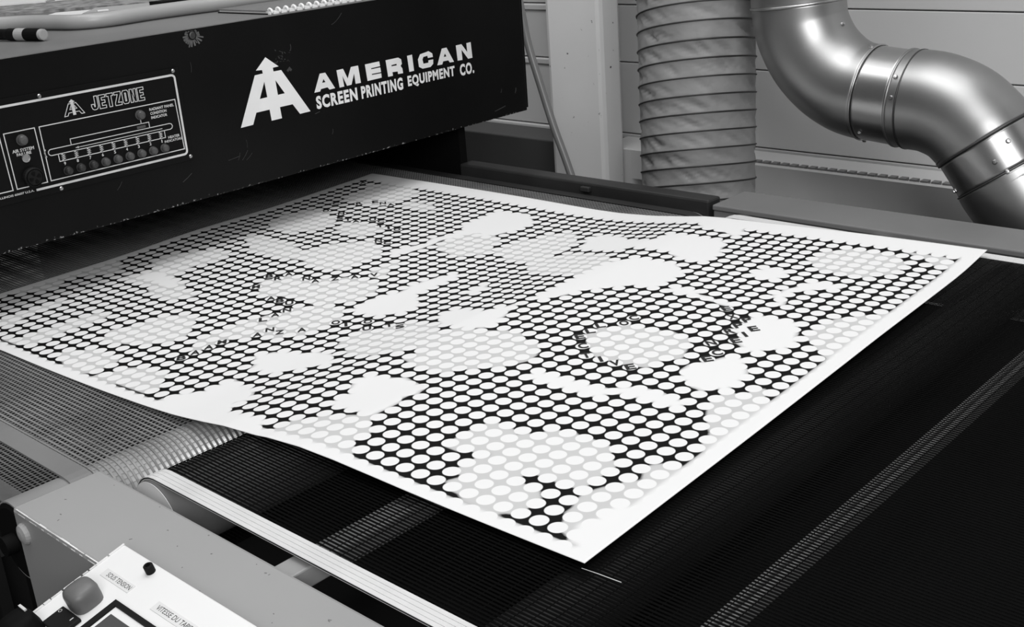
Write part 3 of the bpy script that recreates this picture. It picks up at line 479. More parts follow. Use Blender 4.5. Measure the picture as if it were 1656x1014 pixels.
# ================================================================ THE BELTS
def loop_path(xd, zd, rd, xfar, zfar_r, n=14, ccw=True):
    """belt run: from xfar along the top to a drum at (xd, zd) and back below"""
    pts = [(xfar, zd+rd)]
    sgn = 1 if xd > xfar else -1
    for i in range(n+1):
        a = math.pi/2 - math.pi*i/n
        pts.append((xd+sgn*rd*math.cos(a), zd+rd*math.sin(a)))
    pts.append((xfar, zd-rd)); return pts
def path_norm(pts):
    out = []
    for i in range(len(pts)):
        a = Vector(pts[max(0,i-1)]); b = Vector(pts[min(len(pts)-1,i+1)]); d = (b-a).normalized(); out.append((-d.y, d.x))
    return out
def band(mb, pts, nrm, y0, y1, t0, t1, smooth=True):
    """flat strap following the run, between y0 and y1, from t0 to t1 off the drum"""
    vs = []
    for (x, z), (nx, nz) in zip(pts, nrm):
        vs += [(x+nx*t0, y0, z+nz*t0), (x+nx*t1, y0, z+nz*t1), (x+nx*t1, y1, z+nz*t1), (x+nx*t0, y1, z+nz*t0)]
    fs = []
    for i in range(len(pts)-1):
        for j in range(4): fs.append((i*4+j, i*4+(j+1) % 4, i*4+4+(j+1) % 4, i*4+4+j))
    fs += [(0,1,2,3), tuple(len(vs)-4+k for k in (3,2,1,0))]
    mb.add(vs, fs, False); return mb
def along(pts, step, start):
    """points every step along the run"""
    out = []; acc = start
    for i in range(len(pts)-1):
        a, b = Vector(pts[i]), Vector(pts[i+1]); L_ = (b-a).length
        while acc <= L_:
            p = a + (b-a)*(acc/L_); out.append((p.x, p.y)); acc += step
        acc -= L_
    return out
# --- outlet belt of the dryer: pale open steel mesh round a bright drum
D1X, D1Z, D1R = -2.075, -.125, .083
p1 = loop_path(D1X, D1Z, D1R, -5.7, 0); n1 = path_norm(p1)
if n1[0][1] < 0: n1 = [(-a, -b) for a, b in n1]
b1 = thing('wire_mesh_belt', 'pale grey wire mesh belt running out from under the black dryer', 'conveyor belt', (-3.6, 1.93, D1Z-D1R))
mb = MB(); y = .897
while y < 2.965: band(mb, p1, n1, y, y+.0044, .0015, .0032); y += .0127
mb.build('warp_wires', MT['steel_wire'], b1, fix=False); mb = MB()
q = along(p1, .0127, 2.0)
qn = []
for x, z in q:
    if z > D1Z+D1R-1e-4: qn.append((0,1))
    elif z < D1Z-D1R+1e-4: qn.append((0,-1))
    else:
        v = Vector((x-D1X, z-D1Z)).normalized(); qn.append((v.x, v.y))
for (x, z), (nx, nz) in zip(q, qn):
    tx, tz = nz*.0003, -nx*.0003
    o = (x-tx+nx*.0005, .89, z-tz+nz*.0005); mb.obox(o, (2*tx, 0, 2*tz), (0, 2.08, 0), (nx*.0014, 0, nz*.0014))
mb.build('weft_wires', MT['weft_wire'], b1, fix=False)
mb = MB(); band(mb, p1, n1, .846, .893, .001, .0055); mb.build('edge_tape', MT['tape_grey'], b1)
mb = MB(); band(mb, p1, n1, 2.967, 3.008, .001, .0055); mb.build('edge_tape', MT['dark_rail'], b1)
dr = thing('drum', 'shiny steel drum carrying the end of the pale mesh belt', 'roller', (D1X, 1.93, D1Z-D1R))
mb = MB(); mb.lathe((D1X, .735, D1Z), (0,1,0), [(D1R-.001,0),(D1R-.001,2.290)], 64)
o = mb.build('drum_shell', MT['drum_metal'], dr)
mb = MB(); mb.lathe((D1X, .7345, D1Z), (0,-1,0), [(D1R-.004,0),(.07,.004),(.02,.006),(.02,.03)], 32); mb.build('end_cap', MT['pure_black'], dr)
for pl in o.data.polygons: pl.use_smooth = len(pl.vertices) == 4
# --- black mesh belt of the take-off conveyor
D2X, D2Z, D2R = -1.85, -.085, .080
XE = .45
p2 = loop_path(D2X, D2Z, D2R, -.7, 0, n=14); p2 = p2[1:-1]
e2 = [(XE-0+D2R*math.sin(a), D2Z-D2R*math.cos(a)) for a in [math.pi*i/10 for i in range(11)]]
p2 = p2 + e2 + [p2[0]]
# resample the long top and bottom so the strap normals stay true
n2 = []
for x, z in p2:
    if x < D2X-1e-6: v = Vector((x-D2X, z-D2Z))
    elif x > XE+1e-6: v = Vector((x-XE, z-D2Z))
    else: v = Vector((0, z-D2Z))
    v.normalize(); n2.append((v.x, v.y))
b2 = thing('mesh_belt', 'black open mesh belt with white edge strips carrying the printed sheet', 'conveyor belt', (-.7, 1.94, D2Z-D2R))
mb = MB(); y = .962
while y < 2.898: band(mb, p2, n2, y, y+.0044, .0008, .0016); y += .0084
x = D2X
while x < XE:
    mb.box(x, x+.0012, .958, 2.902, D2Z+D2R+.0001, D2Z+D2R+.0009); mb.box(x, x+.0012, .958, 2.902, D2Z-D2R-.0009, D2Z-D2R-.0001); x += .026
mb.build('mesh', MT['belt_black'], b2, fix=False)
for y0 in (.918, 2.902):
    mb = MB()
    for k in range(4): band(mb, p2, n2, y0+k*.0098, y0+k*.0098+.0088, .0005, .0042)
    band(mb, p2, n2, y0, y0+.0385, -.001, .003); mb.build('edge_strip', MT['strip_white'], b2)

# ================================================================ TAKE-OFF CONVEYOR FRAME
cf = thing('conveyor_frame', 'grey enamelled conveyor frame with side beams and cross bars under the black belt', 'conveyor', (-.8, 1.94, ZFLOOR))
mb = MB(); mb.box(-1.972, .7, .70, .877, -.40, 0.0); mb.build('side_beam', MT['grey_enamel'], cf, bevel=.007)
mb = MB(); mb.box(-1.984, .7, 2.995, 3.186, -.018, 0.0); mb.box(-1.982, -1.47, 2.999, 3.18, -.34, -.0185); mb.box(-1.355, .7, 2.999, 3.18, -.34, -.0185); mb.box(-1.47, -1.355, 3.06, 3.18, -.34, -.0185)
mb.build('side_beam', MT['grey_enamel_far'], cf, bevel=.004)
mb = MB(); x = -1.955
while x < -1.60:
    l = random.uniform(.02,.06); w_ = random.uniform(.0015,.0035); mb.box(x, x+l, .7005, .7005+w_, .0003, .0007); mb.box(x+.01, x+l*.8, .6990, .6997, -.006, -.004); x += l+random.choice((0,0,.004))
mb.build('worn_edge', MT['worn_edge'], cf)
top = lambda a, b_, h: (a, b_, h)
mb = MB()
for k in range(26):
    a, b_ = random.uniform(-1.95,-1.15), random.uniform(.715,.87); e = random.uniform(0,6.3); r = random.uniform(.001,.006)
    mb.ribbon([(a,b_),(a+r*math.cos(e),b_+r*math.sin(e))], random.uniform(.0008,.0022), top, .0002, .0005)
mb.build('scuff_marks', MT['grey_enamel_far'], cf)
for x0, x1, za, zb, ya, yb in ((-1.438,-1.388,-.055,-.017,.878,2.995), (-.801,-.789,-.050,-.017,.878,2.994), (-.783,-.772,-.050,-.019,.878,2.994), (-.7885,-.7835,-.050,-.030,.879,2.993)):
    mb = MB(); mb.box(x0, x1, ya, yb, za, zb); mb.build('cross_bar', MT['bar_white'], cf, bevel=.003)
mb = MB(); mb.lathe((D2X, .912, D2Z), (0,1,0), [(D2R-.002,0),(D2R-.002,2.06)], 64); o = mb.build('belt_roller', MT['roller_dark'], cf)
for pl in o.data.polygons: pl.use_smooth = len(pl.vertices) == 4
for y0, dy in ((.9115, -1), (2.9725, 1)):
    mb = MB(); mb.lathe((D2X, y0, D2Z), (0,dy,0), [(D2R-.003,0),(D2R-.003,.0008),(.02,.0016),(.02,.026)], 48); mb.build('roller_end', MT['white_print'], cf)
mb = MB(); mb.lathe((XE, .905, D2Z), (0,1,0), [(.02,-.026),(.02,0),(D2R-.002,0),(D2R-.002,2.074),(.02,2.074),(.02,2.088)], 32); mb.build('belt_roller', MT['grey_enamel'], cf)
mb = MB(); mb.lathe((-1.03, .93, -.085), (0,1,0), [(.062,0),(.062,2.03)], 32); mb.lathe((-1.03, .878, -.085), (0,1,0), [(.015,0),(.015,2.115)], 12); mb.build('support_roller', MT['dark_rail'], cf, smooth=False)
mb = MB(); mb.lathe((-1.936, .70, -.042), (0,-1,0), [(.021,0),(.021,.003),(.018,.008),(.009,.011),(.0001,.012)], 20); o = mb.build('bolt_head', MT['paper_grey'], cf); o['label'] = 'round bolt head painted over in pale grey'
for x in (-1.75, .5):
    for y in (.72, 3.06):
        mb = MB(); mb.box(x-.06, x+.06, y, y+.11, ZFLOOR, -.342 if y > 2 else -.402); mb.build('leg', MT['dark_frame'], cf)
mb = MB(); mb.box(-1.755, XE-.1, .965, 2.895, -.1585, -.1545); mb.build('floor_light_stop', MT['pure_black'], cf)  # added black plate: keeps the lit floor from showing through the mesh
# loop of cable hanging at the dark side of the dryer outlet
mb = MB(); mb.tube([(-2.3,.70,-.16),(-2.22,.67,-.20),(-2.17,.66,-.26),(-2.19,.655,-.34),(-2.26,.66,-.42),(-2.3,.665,-.6),(-2.3,.66,-1.0),(-2.3,.66,ZFLOOR+.012)], .012, 10)
o = mb.build('power_cable', MT['dark_rail']); tag(o, 'dark cable hanging down beside the end of the near grey beam', 'cable')

# ================================================================ CONTROL BOX ON THE NEAR BEAM
C0 = Vector((-1.63, .737, .030)); th = math.radians(13.42)
cu = Vector((1,0,0)); cvv = Vector((0,-math.cos(th),-math.sin(th))); cn = Vector((0,-math.sin(th),math.cos(th)))
def cb(u, v, h): return C0 + cu*u + cvv*v + cn*h
def cbox(m_, u0, u1, v0, v1, a, b): return m_.obox(cb(u0,v0,a), cu*(u1-u0), cvv*(v1-v0), cn*(b-a))
cx_ = thing('control_box', 'white sloping control box with knob, screen and typed labels fixed to the near grey beam', 'control box', (-1.25, .56, -.30))
mb = MB(); cbox(mb, 0, .80, 0, .36, -.010, 0); mb.build('lid', MT['white_plate'], cx_, bevel=.003)
mb = MB(); mb.obox(cb(.01, .064, -.0105), cu*.78, cvv*.286, (0,0,-.28)); mb.build('box_body', MT['grey_enamel'], cx_, bevel=.004)
mb = MB(); v_ = 0.0
while v_ < .33:
    l = random.uniform(.008,.03); cbox(mb, random.uniform(-.0012,.0004), random.uniform(.002,.005), v_, v_+l, .0001, .0012); v_ += l+random.uniform(0,.004)
mb.build('worn_rim', MT['worn_edge'], cx_)
mb = MB(); mb.lathe(cb(.1065,.0155,0), cn, [(.0078,0),(.0078,.0135),(.0068,.0145),(.0042,.0145),(.0040,.008),(.0001,.008)], 16); mb.build('socket_screw', MT['dark_frame'], cx_)
def plate(u0, u1, v0, v1):
    m_ = MB(); cbox(m_, u0, u1, v0, v1, .0002, .0010); return m_.build('name_plate', MT['paper_white'], cx_)
fl = lambda a, b, h: cb(a, -b, h)
n_ = plate(.029, .1125, .0480, .0640); mb = MB(); write(mb, 'SOUS TENSION', .0415, -.0600, .1095, -.0515, fl, .0012); mb.build('lettering', MT['ink_black'], sub(n_, cx_), fix=False)
n_ = plate(.180, .285, .0475, .0650); mb = MB(); write(mb, 'VITESSE DU TAPIS', .1885, -.0605, .2790, -.0515, fl, .0012); mb.build('lettering', MT['ink_black'], sub(n_, cx_), fix=False)
# rounded square knob
def sqring(uc, vc, r, h, e=3.2, n=28, sc_=(1,1)):
    out = []
    for j in range(n):
        a = 2*math.pi*j/n; c, s_ = math.cos(a), math.sin(a); k = (abs(c)**e+abs(s_)**e)**(-1/e)
        out.append(cb(uc+r*k*c*sc_[0], vc+r*k*s_*sc_[1], h))
    return out
def lofted(m_, rings):
    n = len(rings[0]); vs = [v for r in rings for v in r]
    fs = [(i*n+j, i*n+(j+1) % n, (i+1)*n+(j+1) % n, (i+1)*n+j) for i in range(len(rings)-1) for j in range(n)]
    m_.add(vs, fs, True); m_.f.append(tuple(len(m_.v)-n+j for j in range(n))); m_.sm.append(True); return m_
kb = MB(); lofted(kb, [sqring(.066,.1105,.024,0), sqring(.066,.1105,.0245,.008), sqring(.066,.1105,.0245,.024), sqring(.066,.1105,.0225,.0305), sqring(.066,.1105,.017,.034), sqring(.066,.1105,.007,.0355)])
o = kb.build('push_knob', MT['knob_grey'], cx_); o['label'] = 'grey rounded square knob'
mb = MB(); cbox(mb, .044, .099, .137, .175, 0, .007); sw = mb.build('rocker_switch', MT['dark_frame'], cx_, bevel=.002)
mb = MB(); write(mb, 'O', .048, -.149, .0545, -.1425, fl, .0074); write(mb, 'I', .086, -.149, .0880, -.1425, fl, .0074); mb.build('switch_mark', MT['line_print'], sub(sw, cx_), fix=False)
kb = MB(); lofted(kb, [sqring(.034,.203,.031,0,2.6), sqring(.034,.203,.030,.012,2.6), sqring(.034,.203,.026,.028,3), sqring(.034,.203,.022,.034,3), sqring(.034,.203,.008,.035,3)])
o = kb.build('rotary_knob', MT['pure_black'], cx_); o['label'] = 'worn black rotary knob'
mb = MB(); cbox(mb, .016, .036, .182, .186, .0345, .0375); mb.build('knob_pointer', MT['line_print'], sub(o, cx_))
mb = MB()
for a in ((.1145,.30,.0835,.0920),(.1145,.30,.195,.2035),(.1145,.1260,.0922,.1948),(.2885,.30,.0922,.1948)): cbox(mb, a[0], a[1], a[2], a[3], 0, .006)
sf = mb.build('display_frame', MT['dark_frame'], cx_)
mb = MB(); cbox(mb, .1262, .2883, .0922, .1948, 0, .003); mb.build('display_face', MT['white_plate'], sub(sf, cx_))
mb = MB(); cbox(mb, .1340, .2805, .1050, .182, .0032, .0042); mb.build('screen', MT['screen_grey'], sub(sf, cx_))

# ================================================================ THE PRINTED SHEET
PL, PB, PR, PF = [Vector(q) for q in ((-3.333,1.070), (-3.406,2.810), (-1.084,2.906), (-1.011,1.166))]
UE = np.linspace(0, 1, 25)
def surf(s, t):
    s = np.asarray(s, float); t = np.asarray(t, float)
    xy = [(1-s)*(1-t)*PL[i]+(1-s)*t*PB[i]+s*(1-t)*PF[i]+s*t*PR[i] for i in (0,1)]
    g = lambda a, u: np.interp(u, UE, a)
    zz = (1-t)*g(Z_LF,s)+t*g(Z_BR,s)+(1-s)*g(Z_LB,t)+s*g(Z_FR,t)-((1-s)*(1-t)*Z_LF[0]+(1-s)*t*Z_BR[0]+s*(1-t)*Z_LF[-1]+s*t*Z_BR[-1])
    # the sheet rests on the belts: never below them
    fl_ = np.interp(xy[0], [-2.40, -2.25, -2.12, -2.0, -1.93, -1.86], [-.0345, -.031, -.022, -.008, .0015, .0055])
    d_ = zz-fl_; zz = fl_ + np.where(d_ > .006, d_, .006*np.exp(np.minimum(d_, .006)/.006-1))
    return np.stack([xy[0], xy[1], zz], -1)
NS, NT_ = 59.4, 43.4
PS, PT = .823*NS, .218*NT_                    # a dot centre
def inside(px, py, poly):
    r = np.zeros(px.shape, bool); n = len(poly)
    for i in range(n):
        x1, y1 = poly[i]; x2, y2 = poly[(i+1) % n]
        if y1 == y2: continue
        c = ((y1 > py) != (y2 > py)) & (px < (x2-x1)*(py-y1)/(y2-y1)+x1); r ^= c
    return r
ns, ntt = 440, 330
gs, gt = np.meshgrid(np.linspace(0,1,ns+1), np.linspace(0,1,ntt+1), indexing='ij')
# the edges of the tone patches follow whole dots: look the tone up at the nearest gap between four dots
qs = (np.round(gs*NS-PS-.5)+.5+PS)/NS*.6+gs*.4; qt = (np.round(gt*NT_-PT-.5)+.5+PT)/NT_*.6+gt*.4
tone = np.zeros(gs.shape)
for k, poly in BLOBS:
    mk = inside(qs, qt, poly); tone[mk] = np.maximum(tone[mk], .55 if k == 1 else 1.0)
edge = (qs < .016) | (qs > .983) | (qt < .020) | (qt > .951)
tone[edge] = 1.0
for _ in range(2):
    a = np.pad(tone, 1, mode='edge'); tone = (a[:-2,1:-1]+a[2:,1:-1]+a[1:-1,:-2]+a[1:-1,2:]+2*a[1:-1,1:-1])/6
pv = surf(gs, gt).reshape(-1, 3)
vw = [tuple(P(*v)) for v in pv]; base = P(-2.2, 1.99, -.03)
fc = []; W1 = ntt+1
for i in range(ns):
    for j in range(ntt): fc.append((i*W1+j, (i+1)*W1+j, (i+1)*W1+j+1, i*W1+j+1))
me = bpy.data.meshes.new('printed_sheet'); me.from_pydata([tuple(Vector(v)-base) for v in vw], [], fc)
me.polygons.foreach_set('use_smooth', [True]*len(fc))
at = me.attributes.new('tone', 'FLOAT', 'POINT'); at.data.foreach_set('value', tone.reshape(-1).astype(np.float32))
uv = me.uv_layers.new(name='sheet'); li = np.zeros(len(me.loops), np.int32); me.loops.foreach_get('vertex_index', li)
st_ = np.stack([gs.reshape(-1)*NS-PS, gt.reshape(-1)*NT_-PT], 1)[li].astype(np.float32); uv.data.foreach_set('uv', st_.reshape(-1))
me.update()
def sheet_material():
    m = bpy.data.materials.new('halftone_print'); m.use_nodes = True; N, L = nt(m); b = N['Principled BSDF']
    b.inputs['Roughness'].default_value = 0.6; b.inputs['Specular IOR Level'].default_value = .08
    u = N.new('ShaderNodeUVMap'); u.uv_map = 'sheet'
    ad = N.new('ShaderNodeVectorMath'); ad.operation = 'ADD'; ad.inputs[1].default_value = (.5,.5,0); L.new(u.outputs[0], ad.inputs[0])
    fr = N.new('ShaderNodeVectorMath'); fr.operation = 'FRACTION'; L.new(ad.outputs[0], fr.inputs[0])
    sb = N.new('ShaderNodeVectorMath'); sb.operation = 'SUBTRACT'; sb.inputs[1].default_value = (.5,.5,0); L.new(fr.outputs[0], sb.inputs[0])
    ln = N.new('ShaderNodeVectorMath'); ln.operation = 'LENGTH'; L.new(sb.outputs[0], ln.inputs[0])
    dm = N.new('ShaderNodeMapRange'); dm.interpolation_type = 'SMOOTHSTEP'; dm.inputs['From Min'].default_value = .405; dm.inputs['From Max'].default_value = .455
    dm.inputs['To Min'].default_value = 1; dm.inputs['To Max'].default_value = 0; L.new(ln.outputs['Value'], dm.inputs['Value'])
    a = N.new('ShaderNodeAttribute'); a.attribute_name = 'tone'
    cr = N.new('ShaderNodeValToRGB'); e = cr.color_ramp.elements
    e[0].position = .18; e[0].color = (.006,.006,.006,1); e[1].position = 1.0; e[1].color = (.80,.80,.80,1)
    for p_, c_ in ((.42,.52),(.62,.58)):
        k = e.new(p_); k.color = (c_,c_,c_,1)
    L.new(a.outputs['Fac'], cr.inputs['Fac'])
    mx = N.new('ShaderNodeMix'); mx.data_type = 'RGBA'; L.new(dm.outputs['Result'], mx.inputs['Factor']); L.new(cr.outputs['Color'], mx.inputs[6]); mx.inputs[7].default_value = (.80,.80,.80,1)
    L.new(mx.outputs[2], b.inputs['Base Color']); return m
me.materials.append(sheet_material())
sh = bpy.data.objects.new('printed_sheet', me); COL.objects.link(sh); sh.location = base
tag(sh, 'large white sheet printed with black dot halftone and letters lying across both belts', 'printed sheet')
so = sh.modifiers.new('thickness', 'SOLIDIFY'); so.thickness = .0005; so.offset = -1
mb = MB(); taken = set()
for ch, ls, lt in LETTERS:
    cs = round((ls*NS-PS)); ct = round((lt*NT_-PT))
    while (cs, ct) in taken: cs += 1
    taken.add((cs, ct)); s0, t0 = (cs+PS)/NS, (ct+PT)/NT_
    u_, f_ = glyphs(ch, bold=.03); hs = .0095 if ch != 'I' else .0032; vsn = []
    for q in u_:
        a, b_ = (q[0]-.5)*hs, (q[1]-.5)*.0125           # along reading direction / up
        ds, dt = (a*.64-b_*.77), (a*.77+b_*.64)*(59.4/43.4)
        w_ = surf(s0+ds, t0+dt); vsn.append((w_[0], w_[1], w_[2]+.0012))
    mb.add(vsn, f_)
mb.build('printed_letters', MT['ink_black'], H(sh), fix=False)
# stray thread on the black belt
mb = MB(); mb.tube([(-1.008,1.155,.0055),(-.98,1.158,.0055),(-.936,1.161,.0055)], .0007, 6); o = mb.build('thread', MT['line_print']); tag(o, 'fine pale thread lying on the black belt by the near corner of the sheet', 'thread')

# ================================================================ DUCTS
def catmull(pts, k=8):
    pts = [Vector(p) for p in pts]; q = [pts[0]*2-pts[1]]+pts+[pts[-1]*2-pts[-2]]; out = []
    for i in range(1, len(q)-2):
        for j in range(k):
            t_ = j/k; a, b, c, d = q[i-1:i+3]
            out.append(.5*((2*b)+(c-a)*t_+(2*a-5*b+4*c-d)*t_*t_+(3*b-a-3*c+d)*t_**3))
    out.append(pts[-1]); return out
DY, DR = 3.45, .150
mt_ = thing('metal_duct', 'shiny zinc ventilation duct of round elbows bending down towards the far grey beam', 'duct', (-1.5, DY, -.2))
cl = [(-1.95,DY,.68),(-1.95,DY,.62),(-1.948,DY,.566),(-1.935,DY,.490),(-1.890,DY,.408),(-1.825,DY,.345),(-1.755,DY,.308),(-1.685,DY,.294),(-1.572,DY,.284),(-1.540,DY,.282),(-1.475,DY,.276),(-1.400,DY,.250),(-1.345,DY,.208),(-1.318,DY,.178),(-1.250,DY,.085),(-1.225,DY,.050),(-1.165,DY,-.012),(-1.08,DY,-.055),(-.97,DY,-.07),(-.86,DY,-.07),(-.75,DY,-.07)]
full = catmull(cl, 8)
def piece(name, pts, r, m):
    mb_ = MB(); mb_.tube(pts, r, 48, cap=False); o_ = mb_.build(name, MT[m], mt_); s_ = o_.modifiers.new('wall', 'SOLIDIFY'); s_.thickness = .0012; s_.offset = -1; return o_
def seg(i, j): return full[i*8:j*8+1]
piece('straight_pipe', [(-1.95,DY,4.7)]+[tuple(q) for q in seg(0,2)], DR*1.012, 'zinc'); piece('elbow', seg(2,7), DR, 'zinc'); piece('sleeve', seg(7,8), DR*.985, 'zinc_bright'); piece('collar', seg(8,9), DR*1.004, 'zinc')
piece('elbow', seg(9,13), DR*1.018, 'zinc'); piece('sleeve', seg(13,14), DR*.995, 'zinc_bright'); piece('elbow', seg(14,19), DR*1.02, 'zinc'); piece('straight_pipe', [tuple(q) for q in seg(19,20)]+[(1.6,DY,-.07)], DR, 'zinc')
def ring(idx, r, rt, m, name):
    c_ = full[idx]; d_ = (full[min(idx+1, len(full)-1)]-full[idx-1]).normalized(); u_ = Vector((0,1,0)); v_ = d_.cross(u_)
    mb_ = MB(); mb_.tube([c_+(u_*math.cos(a)+v_*math.sin(a))*r for a in [2*math.pi*k/48 for k in range(48)]], rt, 6, closed=True); return mb_.build(name, MT[m], mt_)
ring(2*8, DR*1.012, .0045, 'zinc_bright', 'seam_bead'); ring(7*8, DR*1.0, .0032, 'zinc_bright', 'seam_bead'); ring(8*8, DR*.995, .005, 'zinc', 'seam_bead')
ring(9*8, DR*1.012, .003, 'zinc_dark', 'seam_gasket'); ring(13*8, DR*1.012, .0035, 'zinc_dark', 'seam_gasket'); ring(14*8, DR*1.013, .003, 'zinc_dark', 'seam_gasket')
def screw(idx, ang, r):
    c_ = full[idx]; d_ = (full[idx+1]-full[idx-1]).normalized(); u_ = Vector((0,-1,0)); v_ = d_.cross(u_)
    if v_.z < 0: v_ = -v_
    n_v = u_*math.cos(ang)+v_*math.sin(ang); b_ = MB(); b_.lathe(c_+n_v*(r-.001), n_v, [(.0075,0),(.0075,.002),(.005,.005),(.005,.0075),(.0001,.0078)], 10); b_.build('screw', MT['zinc_bright'], mt_)
for idx, ang in ((55,1.35),(58,-.75),(67,.62),(68,.2),(107,.75),(109,.35),(112,.45),(110,-.9),(30,1.4),(57,-1.35)): screw(idx, ang, DR)
# flexible hose duct with a spiral wire
fx = thing('flexible_duct', 'wide grey cloth duct with dark spiral wire standing beside the metal duct', 'duct', (-2.344, 3.45, ZFLOOR))
FXC, FR_, PITCH = (-2.344, 3.45), .205, .0615
tilt = lambda a: .050*(math.cos(a)*.56-math.sin(a)*.83)
mb = MB(); n_ = 150; rings = []; z = ZFLOOR; k = 6
turns = (4.7-ZFLOOR)/PITCH; N_ = int(turns*k)
vs = []; rnd = random.Random(2); crease = [[(rnd.uniform(0,2*math.pi), rnd.uniform(.25,.7), rnd.uniform(.003,.010)) for _ in range(24)] for _ in range(int(turns)+2)]
for i in range(N_+1):
    for j in range(n_):
        a = 2*math.pi*j/n_; zz = ZFLOOR + i*PITCH/k; ph = ((zz-ZFLOOR)/PITCH - j/n_) % 1.0
        r = FR_ - .0018*math.sin(math.pi*ph) - (sum(dp*math.exp(-(((a-a0+3*math.pi) % (2*math.pi)-math.pi+(ph-.5)*sl)/.055)**2) for a0, sl, dp in crease[min(i//k, int(turns))])*math.sin(math.pi*ph) if 90 < i < N_-60 and i > .2*N_ and i < .62*N_ else 0)
        vs.append((FXC[0]+r*math.cos(a), FXC[1]+r*math.sin(a), zz+tilt(a) if .05 < i/N_ < .95 else zz))
mb.add(vs, [(i*n_+j, i*n_+(j+1) % n_, (i+1)*n_+(j+1) % n_, (i+1)*n_+j) for i in range(N_) for j in range(n_)], True)
mb.build('cloth_sleeve', MT['duct_cloth'], fx, fix=False)
mb = MB(); tot = int(turns)*n_
mb.tube([(FXC[0]+(FR_+.0008)*math.cos(2*math.pi*i/n_), FXC[1]+(FR_+.0008)*math.sin(2*math.pi*i/n_), ZFLOOR+PITCH*i/n_+tilt(2*math.pi*i/n_)) for i in range(int(tot*.06), int(tot*.94))], .0028, 5)
mb.build('spiral_wire', MT['duct_wire'], fx)
# thin grey hose behind the dryer
mb = MB(); mb.tube(catmull([(-3.40,3.6,1.2),(-3.335,3.6,.70),(-3.300,3.6,.50),(-3.272,3.6,.36),(-3.215,3.6,.19),(-3.158,3.6,.03),(-3.083,3.6,-.152),(-3.00,3.6,-.40),(-2.95,3.6,-.8),(-2.93,3.6,ZFLOOR+.02)]), .0165, 14)
o = mb.build('hose', MT['hose_grey']); tag(o, 'thin grey hose slanting down in front of the pale pillar beside the dryer end', 'hose')

# ================================================================ THINGS LYING ON THE DRYER
ZD = ZT+.0004
tp = [(-4.35,.95),(-4.05,1.35),(-3.90,1.60),(-3.83,1.69),(-3.75,1.745),(-3.63,1.775),(-3.53,1.80),(-3.478,1.88),(-3.49,2.03),(-3.478,2.20),(-3.445,2.35),(-3.42,2.6),(-3.45,2.9),(-3.6,3.15)]
mb = MB(); mb.tube(catmull([(x, y, ZD+.0235) for x, y in tp], 6), .0232, 20); o = mb.build('thick_tube', MT['tube_grey']); tag(o, 'thick pale grey tube lying along the top of the dryer', 'tube')
ma = Vector((-3.346,1.598,ZD+.0185)); mbv = Vector((-3.552,1.552,ZD+.0185)); md = (mbv-ma).normalized()
mk = thing('marker_pen', 'stubby black marker with a pale label band lying on the dryer beside the thick tube', 'marker', ((ma.x+mbv.x)/2, (ma.y+mbv.y)/2, ZD))
mb = MB(); mb.lathe(ma, md, [(.0125,0),(.0160,.001),(.0165,.012)], 20); mb.build('end_plug', MT['paper_grey'], mk)
mb = MB(); mb.lathe(ma, md, [(.0172,.012),(.0182,.013),(.0182,.075)], 20); mb.build('barrel', MT['pure_black'], mk)
mb = MB(); mb.lathe(ma, md, [(.0184,.0752),(.0184,.115)], 20); mb.build('label_band', MT['paper_grey'], mk)
mb = MB(); mb.lathe(ma, md, [(.0182,.1152),(.0182,.15),(.016,.165),(.016,.21)], 20); mb.build('cap', MT['black_paint'], mk)
nb = thing('notebook', 'closed grey notebook with white comb binding on the front edge of the dryer top', 'notebook', (-3.3, 2.55, ZD))
mb = MB(); mb.box(-3.405, -3.128, 2.232, 2.92, ZD, ZD+.003); mb.build('back_cover', MT['pure_black'], nb)
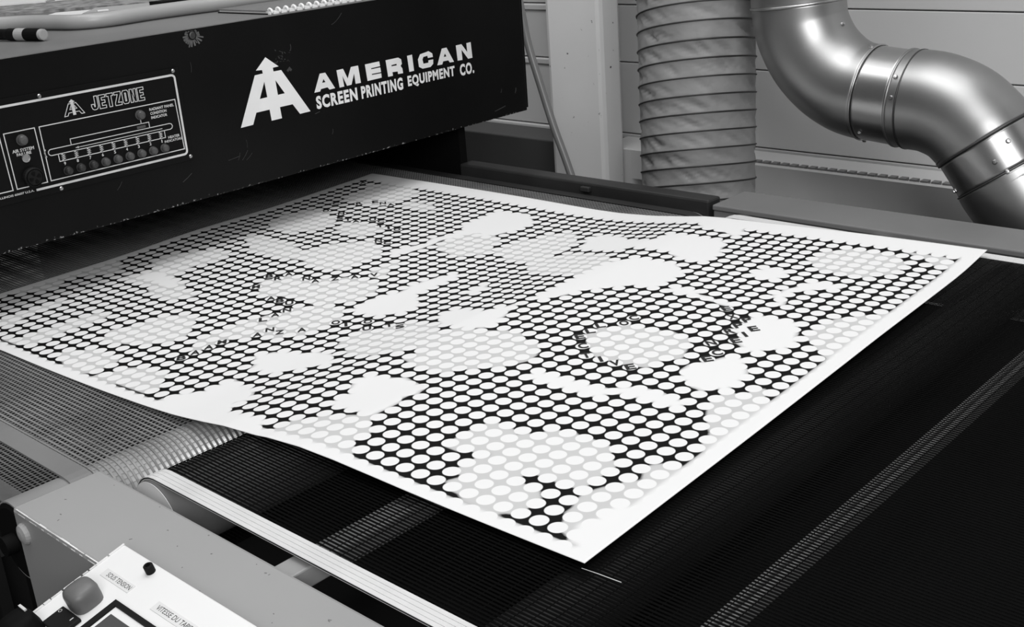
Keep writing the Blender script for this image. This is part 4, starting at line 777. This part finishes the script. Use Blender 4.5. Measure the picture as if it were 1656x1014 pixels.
mb = MB(); mb.box(-3.40, -3.130, 2.236, 2.916, ZD+.0032, ZD+.010); mb.build('pages', MT['paper_white'], nb)
mb = MB(); mb.box(-3.405, -3.140, 2.232, 2.92, ZD+.0102, ZD+.012); mb.build('front_cover', MT['grey_top'], nb)
mb = MB(); mb.box(-3.127, -3.117, 2.232, 2.92, ZD+.0003, ZD+.0075); y = 2.240
while y < 2.905:
    mb.tube([(-3.125+.011*math.cos(a), y, ZD+.0085+.0085*math.sin(a)) for a in [-.6+i*.42 for i in range(9)]], .0040, 6); y += .031
mb.build('comb_binding', MT['white_print'], nb)
def slab(name, label, cat, quad, z, t_, m, group=None):
    mb_ = MB(); mb_.prism(quad, lambda a, b, h: (a, b, h), z, z+t_); return tag(mb_.build(name, MT[m]), label, cat, group)
slab('cork_board', 'speckled cork board lying at the back of the dryer top', 'board', [(-4.75,1.62),(-3.93,2.52),(-4.55,3.05),(-5.30,2.2)], ZD, .010, 'cork')
slab('paper_sheet', 'loose white paper lying on the cork board at the far left', 'paper', [(-5.0,1.93),(-4.70,2.28),(-5.05,2.55),(-5.35,2.2)], ZD+.0105, .006, 'paper_white')
slab('paper_sheet', 'smaller white paper lying on the cork board right of the larger one', 'paper', [(-4.72,2.33),(-4.60,2.47),(-4.95,2.75),(-5.02,2.60)], ZD+.0105, .006, 'paper_white')
slab('paper_scrap', 'small bright paper scrap tucked between the cork board and the thick tube', 'paper', [(-3.99,1.90),(-3.90,2.01),(-4.02,2.115),(-4.10,2.02)], ZD+.0115, .003, 'white_plate')
slab('folder', 'thin pale grey folder lying behind the thick tube', 'folder', [(-3.88,2.01),(-3.60,2.36),(-3.80,2.50),(-4.02,2.13)], ZD+.0150, .004, 'paper_grey')
slab('metal_clip', 'little bright metal clip resting on the thick tube', 'clip', [(-3.535,1.875),(-3.520,1.905),(-3.500,1.898),(-3.515,1.868)], ZD+.0475, .003, 'white_plate')
slab('black_ruler', 'flat black bar lying behind the thick tube at the top of the photo', 'bar', [(-3.74,2.23),(-3.72,2.45),(-3.80,2.46),(-3.82,2.23)], ZD+.0195, .012, 'pure_black')
